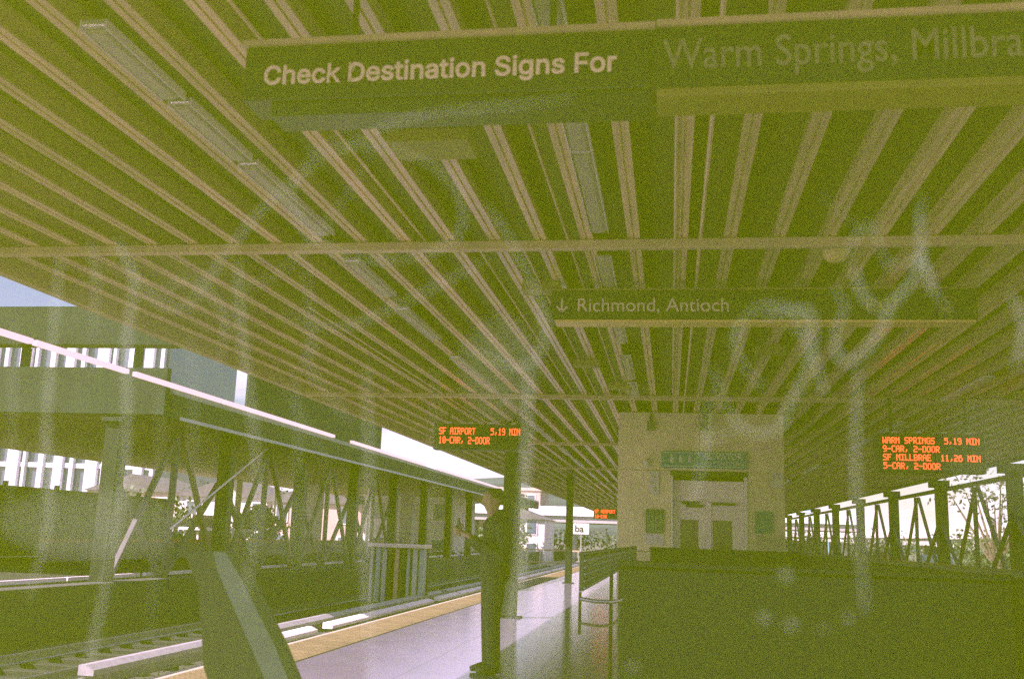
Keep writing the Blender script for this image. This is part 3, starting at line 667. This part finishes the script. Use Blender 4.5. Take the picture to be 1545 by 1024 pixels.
for (x, y, w, h, lab) in ((-25.5, 56, .8, 5.4, 'pale square pillar beyond the third opposite truss'), (-21.2, 58, .9, 5.2, 'pale square pillar left of the trackside cabinet'), (-17.5, 66, .9, 5.4, 'pale square pillar behind the trackside cabinet')):
    o = empty('station_pillar', (x, y, -1.25), label=lab, cat='pillar', group='pale pillars beyond the opposite platform')
    MB().box(-w / 2, -w / 2, 0, w / 2, w / 2, h, c=.04).build('shaft', house_m, o); MB().box(-w, -w * .6, h + .002, w, w * .6, h + .5, c=.04).build('capital', fwy_m, o)
o = empty('station_kiosk', (-27, 50, -1.25), label='pale kiosk with two windows and a flat lilac roof behind the orange capped wall', cat='kiosk')
MB().box(-2, 0, 0, 2, 3, 2.9, c=.03).build('wall', mat('kiosk_wall', (.5, .48, .52), .7), o); MB().box(-2.3, -.4, 2.902, 2.3, 3.2, 3.1, c=.02).build('roof', white_m, o)
for k in (-1, 1): MB().box(k - .6, -.04, 1.1, k + .6, -.003, 2.2).build('window', win_m, o)
o = empty('station_kiosk', (-22.5, 47, -1.25), label='small white ticket machine shelter before the pale pillars', cat='shelter')
for (a, b) in ((-1.3, 0), (1.2, 0), (-1.3, 1.4), (1.2, 1.4)): MB().box(a, b, 0, a + .1, b + .1, 2.3).build('post', white_m, o)
MB().box(-1.5, -.2, 2.302, 1.5, 1.7, 2.45, c=.02).build('roof', white_m, o); MB().box(-.9, .5, 0, -.1, 1.1, 1.7, c=.03).box(.1, .5, 0, .9, 1.1, 1.7, c=.03).build('machine', mat('machine_lilac', (.5, .46, .6), .5), o)
def car(x, y, rz, m, lab):
    o = empty('parked_car', (x, y, -1.25), rz, label=lab, cat='car', group='cars parked beyond the tracks')
    prof = [(-2.1, .35), (-2.12, .75), (-1.9, .92), (-1.2, 1.0), (-.7, 1.42), (.7, 1.45), (1.4, 1.02), (2.0, .9), (2.15, .6), (2.1, .35)]
    MB().prism(prof, 'y', -.85, .85).build('body', m, o)
    MB().prism([(-1.1, 1.0), (-.68, 1.36), (.66, 1.39), (1.25, 1.02)], 'y', -.86, -.852).build('side_glass', glassd_m, o)
    for a in (-1.35, 1.35):
        for b in (-.87, .67):
            w = MB().tube([(a, b, .33), (a, b + .2, .33)], .33, 16).build('wheel', tyre_m, o)
            MB().tube([(a, b - .01, .33), (a, b - .001, .33)], .2, 12).build('rim', alu_m, w)
car(-15.3, 68, .15, redcar_m, 'silver car left of the person beyond the track'); car(-19.2, 69, -.1, white_m, 'white car farther left beyond the cabinet'); car(-24, 70, 0, cardk_m, 'dark car behind the lamp post base')
tag(MB().box(-60, 62, -1.245, -12.3, 72.5, -1.2).build('car_park', mat('pale_paving', (.5, .48, .46), .9, 0, .1, .5)), kind='structure')

# glass tower seen past the raised roof
gt = empty('office_tower', (-82, 120, -1.25), label='pale office tower with glass bays seen under the raised roof', cat='tower')
MB().box(-20, 0, 0, 17.2, 20, 26.6).build('core', win_m, gt)
for k in range(17):
    w = [1.2, .5, 1.6, .4, .7][k % 5]; x0 = -20 + k * 2.25
    MB().box(x0, -.6, 0, x0 + w, -.01, 26.6).build('pier', tower_m, gt)
for k in range(7): MB().box(-20, -.35, 1.5 + k * 3.9, 17.3, -.012 + .0, 2.1 + k * 3.9).build('spandrel', tower_m, gt) if k != 6 else None
# far overpass, pillar, logo sign
ovp = empty('far_overpass', (-10, 110, -1.25), label='pale concrete overpass crossing beyond the platform end', cat='overpass')
MB().box(-16, 0, 4.25, 30, 9, 4.95).build('deck', fwy_m, ovp); MB().box(-16, -.3, 4.952, 30, -.02, 5.9).build('barrier', mat('barrier_white', (.8, .8, .84), .6), ovp)
MB().box(-16, 8.5, 4.952, 30, 8.8, 6.2).build('barrier', MATS['barrier_white'], ovp)
for x in (-1.6, 9, 20, -13): MB().box(x, 3, 0, x + 1.1, 5, 4.25, c=.05).build('pillar', fwy_m, ovp)
lg = empty('station_logo_sign', (-9.45, 108, -1.25), label='white square station sign with the letters ba on a thin pole', cat='sign')
MB().tube([(0, .1, 0), (0, .1, 3.2)], .06, 8).build('pole', alu_m, lg); MB().box(-.85, 0, 3.0, .85, .12, 4.15, c=.03).build('plate', white_m, lg)
text('lettering', 'ba', 1.05, -.7, -.01, 3.25, dark_m, lg, off=.02)
# freeway on the right
fw = empty('freeway_viaduct', (25, 0, -1.25), label='long pale freeway viaduct beyond the right posts', cat='viaduct')
for k in range(20):
    MB().box(0, 30 + k * 18, 2.6 + k * .12, 14, 30 + k * 18 + 17.96, 3.4 + k * .12).build('deck', fwy_m, fw)
    MB().box(-.3, 30 + k * 18, 3.3 + k * .12, -.01, 30 + k * 18 + 17.96, 4.3 + k * .12).build('barrier', mat('barrier_pink', (.6, .52, .53), .7), fw)
    MB().box(5, 38 + k * 18, 0, 7, 40 + k * 18, 2.6 + k * .12, c=.05).build('pillar', fwy_m, fw)
st = empty('blue_skyscraper', (75, 600, -1.25), label='hazy blue skyscraper at the right edge of the lift house', cat='tower')
sk_m = mat('sky_blue_glass', (.20, .38, .48), .35, 0, .1, .1)
MB().box(-6, 0, 0, 6, 12, 24).build('shaft', sk_m, st); MB().box(2, 0, 24.02, 6, 10, 27).build('crown', sk_m, st); MB().box(7, 0, 0, 14, 12, 16).build('wing', sk_m, st)
for k in range(7): MB().box(-6, -.25, 3 + k * 3.1, 6, -.01, 4 + k * 3.1).build('floor_band', tower_m, st)
house(31, 90, 5, 6, 2.6, 'small pale shed beyond the right edge posts', houset_m, roof=0, nwin=1, st=1)
# right-edge equipment boxes
for (x, y, w, h, m_, lab) in ((8.6, 24.5, .9, 1.25, houset_m, 'tan equipment box beside the nearest right truss'), (9.0, 36.6, 1.0, 1.2, pcs[2], 'blue grey equipment box behind the third right truss'), (8.8, 42.5, .7, 1.25, mat('brick_red', (.5, .2, .14), .7), 'reddish equipment box behind the fourth right truss')):
    o = empty('equipment_box', (x, y, -.04), label=lab, cat='equipment box')
    MB().box(-w / 2, 0, 0, w / 2, .7, h, c=.02).build('case', m_, o); MB().box(-w * .4, -.03, .15, w * .4, -.004, h - .15, c=.005).build('door', m_, o)
tag(MB().box(7.6, -14, -1.24, 12, 120, -.06).build('side_verge', asph_m), kind='structure')

# hills
hb = MB(); NX, NY = 90, 8
for j in range(NY):
    for i in range(NX):
        x = -2300 + i * 50; t = j / (NY - 1)
        hgt = 80 + 24 * math.sin(x * .0031 + 1.0) + 11 * math.sin(x * .011) + 5 * math.sin(x * .027 + 2)
        if x > 0: hgt *= max(.10, 1 - x / 300)
        hb.v.append((x, 1000 + 700 * t, -2 + hgt * math.sin(t * math.pi / 2) ** 1.2 * 1.16 + R.uniform(-2, 2) * t))
for j in range(NY - 1):
    for i in range(NX - 1): a = j * NX + i; hb.f.append((a, a + 1, a + NX + 1, a + NX))
tag(hb.build('hills', hill_m, None, True), kind='structure')

# trees
def clump(mb, c, r, n, s):
    for _ in range(n):
        th = R.random() * 6.283; u = R.uniform(-1, 1); q = R.random() ** .45 * r
        p = Vector((math.cos(th) * math.sqrt(1 - u * u), math.sin(th) * math.sqrt(1 - u * u), u * .85)) * q + c
        a = Vector((R.gauss(0, 1), R.gauss(0, 1), R.gauss(0, 1))).normalized(); b = a.cross(Vector((R.gauss(0, 1), R.gauss(0, 1), R.gauss(0, 1)))).normalized()
        e = s * R.uniform(.6, 1.4); k = len(mb.v)
        mb.v += [tuple(p - a * e), tuple(p + b * e * .6), tuple(p + a * e), tuple(p - b * e * .6)]; mb.f.append((k, k + 1, k + 2, k + 3))
def tree(x, y, h, w, lab, m=leaf_m, n=1500, s=.14, z=-1.25, name='tree', grp=None, bare=.3):
    o = empty(name, (x, y, z), label=lab, cat='tree', group=grp)
    t = MB(); t.tube([(0, 0, 0), (.1, 0, h * .3), (0, .1, h * .6)], .1, 8, rs=[.05 * h * .5, .035 * h * .5, .015 * h * .5])
    cr_ = MB(); N = 12
    for k in range(N):
        a = k * 2.4; rr = w * .5 * math.sqrt((k + .5) / N) * .8; zz = h * (bare + (1 - bare) * R.uniform(.1, .9)) * (1 - .25 * (rr / (w * .5)) ** 2)
        c = Vector((rr * math.cos(a), rr * math.sin(a), zz)); t.tube([(0, 0, h * .28), tuple(c * .6 + Vector((0, 0, h * .1))), tuple(c)], .03, 5, rs=[.012 * h, .008 * h, .003 * h])
        clump(cr_, c, w * .22 * R.uniform(.7, 1.2), n // N, s)
    t.build('trunk', bark_m, o); cr_.build('crown', m, o)
    return o
tree(15.5, 52, 6.8, 5.5, 'loose green tree beyond the nearest right truss', leaf2_m, 700, .11, grp=None)
tree(20, 70, 3.9, 6, 'dark rounded tree behind the second right truss')
tree(14.5, 75, 3.4, 4, 'small dull tree behind the third right truss', leaf2_m)
tree(22, 110, 4.3, 9, 'wide green tree beyond the fourth right truss')
tree(14, 120, 4.2, 8, 'dull bushy tree right of the lift house', leaf2_m)
tree(-16.5, 100, 7.6, 5.5, 'dark green tree behind the standing person', n=2200, s=.2, bare=.12)
tree(-14.6, 93, 4.4, 4.6, 'low dark tree right of the standing person', n=1800, s=.16, bare=.05)
tree(-23.5, 90, 6.6, 6, 'green tree between the white and tan houses')
tree(-33, 88, 6.8, 6.5, 'green tree behind the tan gabled house')
tree(-44, 90, 7.0, 7, 'wide tree far left behind the opposite platform')
tree(-21.5, 50, 4.0, 3.2, 'small tree behind the back fence', leaf2_m, bare=.15)
tree(-26, 48, 4.6, 3.6, 'second small tree behind the back fence, farther left', leaf_m, bare=.1)
bk = MB()
for k in range(46):
    c = Vector((-26 + k * .62 + R.uniform(-.4, .4), 122 + R.uniform(-3, 3), .4 + R.uniform(-.3, 1.1))); clump(bk, c, 1.7, 90, .17)
tag(bk.build('bank_shrubs', leaf2_m), 'grey green shrubs on the bank under the far overpass', 'shrubs', kind='stuff')
bk = MB()
for k in range(12):
    c = Vector((-25.3 + R.uniform(-.8, .8), 22 + k * .9, .2 + R.uniform(-.3, .9))); clump(bk, c, 1.1, 70, .09)
tag(bk.build('fence_shrubs', leaf_m), 'dense shrubs growing behind the screen fence', 'shrubs', kind='stuff')
# track end railing right of the person
rl = empty('track_railing', (-10.8, 70, -1.1), label='low tan railing across the far tracks right of the person', cat='railing')
for k in range(6): MB().box(k * .9, 0, 0, k * .9 + .08, .08, 1.5).build('post', orange_m if k == 0 else alu_m, rl)
MB().box(0, 0, 1.502, 4.6, .08, 1.6).build('top_rail', beam_m, rl); MB().box(0, -.03, .7, 4.6, -.002, .78).build('middle_rail', beam_m, rl)

# ------------------------------------------------------------------ the scratched windscreen pane the photograph looks through
PY = .50
wsn = empty('windscreen_panel', (0, PY, .15), label='scratched yellowed acrylic windscreen panel just in front of the viewer', cat='windscreen')
pane = MB().box(-1.45, -.006, .05, 1.35, .006, 2.35)
def volmat(name, col, dens, absorb=None, adens=0, g=0.0):
    M = bpy.data.materials.new(name); M.use_nodes = True; t = M.node_tree; t.nodes.clear()
    o = t.nodes.new('ShaderNodeOutputMaterial'); s = t.nodes.new('ShaderNodeVolumeScatter'); s.inputs['Color'].default_value = (*col, 1); s.inputs['Density'].default_value = dens; s.inputs['Anisotropy'].default_value = g
    if absorb:
        a = t.nodes.new('ShaderNodeVolumeAbsorption'); a.inputs['Color'].default_value = (*absorb, 1); a.inputs['Density'].default_value = adens
        ad = t.nodes.new('ShaderNodeAddShader'); t.links.new(s.outputs[0], ad.inputs[0]); t.links.new(a.outputs[0], ad.inputs[1]); t.links.new(ad.outputs[0], o.inputs['Volume'])
    else: t.links.new(s.outputs[0], o.inputs['Volume'])
    return M
acr = volmat('yellowed_acrylic', (.57, 1.0, .015), 11, (.86, .05, .92), 17)
scr = volmat('scratch_haze', (.82, .82, .84), 72)
pane.build('pane', acr, wsn)
MB().box(-1.52, -.03, 0, -1.455, .03, 2.42, c=.006).build('frame_bar', alu_m, wsn); MB().box(1.355, -.03, 0, 1.42, .03, 2.42, c=.006).build('frame_bar', alu_m, wsn)
MB().box(-1.452, -.03, 2.355, 1.352, .03, 2.42).build('frame_bar', alu_m, wsn); MB().box(-1.452, -.03, 0, 1.352, .03, .045).build('frame_bar', alu_m, wsn)
MB().box(-1.52, -.03, -.15, -1.455, .03, -.002).box(1.355, -.03, -.15, 1.42, .03, -.002).build('foot', alu_m, wsn)
def onpane(px, py):  # photo pixel (1545 wide) to a spot on the pane, used only to write the scratches down compactly
    d = _f + _r2 * ((px - 772.5) / 1500) - _u2 * ((py - 512) / 1500); t = PY / d.y
    return (d.x * t, 1.3 + d.z * t)
def smooth(pts, n=5):
    o_ = []
    P = [pts[0]] + pts + [pts[-1]]
    for i in range(1, len(P) - 2):
        for k in range(n):
            t = k / n; a, b, c, d = P[i - 1], P[i], P[i + 1], P[i + 2]
            o_.append(tuple(.5 * (2 * b[j] + (c[j] - a[j]) * t + (2 * a[j] - 5 * b[j] + 4 * c[j] - d[j]) * t * t + (3 * b[j] - a[j] - 3 * c[j] + d[j]) * t ** 3) for j in (0, 1)))
    return o_ + [pts[-1]]
SCR = [
    ([(470, 240), (560, 230), (640, 250), (700, 300), (690, 370), (600, 400), (500, 380), (450, 320), (470, 260), (540, 200)], 8, .6), ([(250, 450), (300, 430), (350, 480), (340, 560)], 8, .5),
    ([(1100, 520), (1140, 470), (1200, 480), (1215, 560)], 7, .8), ([(1385, 300), (1380, 380), (1400, 440), (1425, 480)], 7, .7), ([(1270, 400), (1290, 360), (1320, 350)], 7, .7),
    ([(300, 520), (305, 640), (300, 800)], 6, .5), ([(455, 560), (460, 700), (450, 860)], 6, .6), ([(665, 560), (660, 720), (668, 900)], 5, .5), ([(40, 480), (35, 640), (30, 800)], 7, .5), ([(250, 560), (255, 720), (240, 960)], 6, .5),
    ([(1235, 300), (1290, 350), (1330, 330)], 5, .3), ([(420, 560), (500, 700), (520, 830)], 5, .4), ([(600, 180), (520, 320), (430, 420), (360, 440)], 6, .4), ([(690, 700), (700, 820), (690, 1000)], 5, .4),
    ([(520, 250), (560, 215), (640, 185), (720, 175), (790, 170), (870, 160)], 7, .6), ([(740, 320), (780, 380), (820, 470), (825, 520), (800, 555), (760, 550), (700, 525)], 8, 1),
    ([(800, 560), (800, 640), (795, 740), (790, 850), (775, 960), (770, 1040)], 12, 1.3),
    ([(190, 370), (215, 430), (205, 520), (205, 640), (195, 760), (170, 900), (140, 1040)], 13, .9), ([(150, 370), (160, 440), (150, 520)], 7, .6),
    ([(105, 400), (95, 520), (85, 650), (90, 780), (60, 900)], 14, .7), ([(190, 380), (240, 450), (290, 470), (330, 420), (400, 330), (480, 260), (540, 225)], 8, .6),
    ([(370, 400), (375, 500), (390, 620), (400, 760), (380, 900)], 12, .7), ([(470, 400), (480, 520), (475, 560), (540, 640)], 10, .5), ([(560, 560), (565, 700), (560, 850), (570, 1040)], 10, .9),
    ([(440, 480), (520, 500), (600, 470), (680, 430), (740, 400)], 9, .5),
    ([(1075, 560), (1095, 620), (1130, 655), (1170, 650), (1190, 610), (1215, 560), (1215, 520), (1180, 490)], 8, 1), ([(1115, 490), (1110, 540), (1150, 590)], 7, .8), ([(1150, 485), (1215, 475), (1225, 540), (1240, 600)], 9, 1),
    ([(1255, 445), (1270, 470), (1255, 510), (1265, 550), (1300, 535), (1330, 490), (1335, 470), (1370, 430), (1385, 380), (1380, 330)], 9, 1.1), ([(1285, 410), (1295, 450), (1320, 475)], 9, 1.1), ([(1360, 410), (1385, 400), (1400, 450)], 9, 1),
    ([(1310, 350), (1325, 390), (1340, 410), (1350, 400)], 9, .5), ([(1290, 560), (1285, 680), (1290, 800), (1300, 920)], 9, 1), ([(1515, 450), (1535, 500), (1520, 560)], 9, 1.1), ([(1060, 670), (1090, 660), (1115, 645)], 7, .6),
    ([(1070, 600), (1060, 690), (1045, 760)], 10, .6)]
for (pp, w, th) in SCR:
    q = [onpane(*p) for p in smooth(pp)]
    rs = [(w / 1500 * PY * .54 * R.uniform(.75, 1.25) * (.35 + .65 * math.sin(math.pi * min(1, (i + .7) / (len(q)) * 1.0))), .0011 * th) for i in range(len(q))]
    MB().tube([(x, -.0095, z - .15) for (x, z) in q], 0, 8, rs=rs, flat=(0, 1, 0)).build('scratch', scr, wsn, True)
for (px, py, rx, rz_, th) in ((150, 790, 170, 60, .35), (250, 480, 190, 120, .07), (1500, 690, 90, 90, .15), (480, 800, 150, 60, .15), (760, 560, 70, 90, .25)):  # broad smears added as pale veil, at the right edge as glare
    x, z = onpane(px, py); k_ = PY / 1500
    b_ = MB(); b_.tube([(x + rx * k_ * t, -.0115, z - .15) for t in (-1, -.85, -.5, 0, .5, .85, 1)], 0, 12, rs=[(rz_ * k_ * q, .0012 * th * q) for q in (.05, .5, .87, 1, .87, .5, .05)], flat=(0, 1, 0))
    b_.build('veil_smear', scr, wsn, True)
for (px, py, r_) in ((1182, 866, .003), (1150, 930, .0027), (1190, 940, .0027), (1238, 948, .0016), (1275, 930, .002), (955, 1002, .0022)):
    x, z = onpane(px, py)
    MB().tube([(x - r_, -.0095, z - .15), (x, -.0095, z - .15), (x + r_, -.0095, z - .15)], 0, 8, rs=[(r_ * .4, .0004), (r_, .0012), (r_ * .4, .0004)], flat=(0, 1, 0)).build('smear_spot', scr, wsn, True)
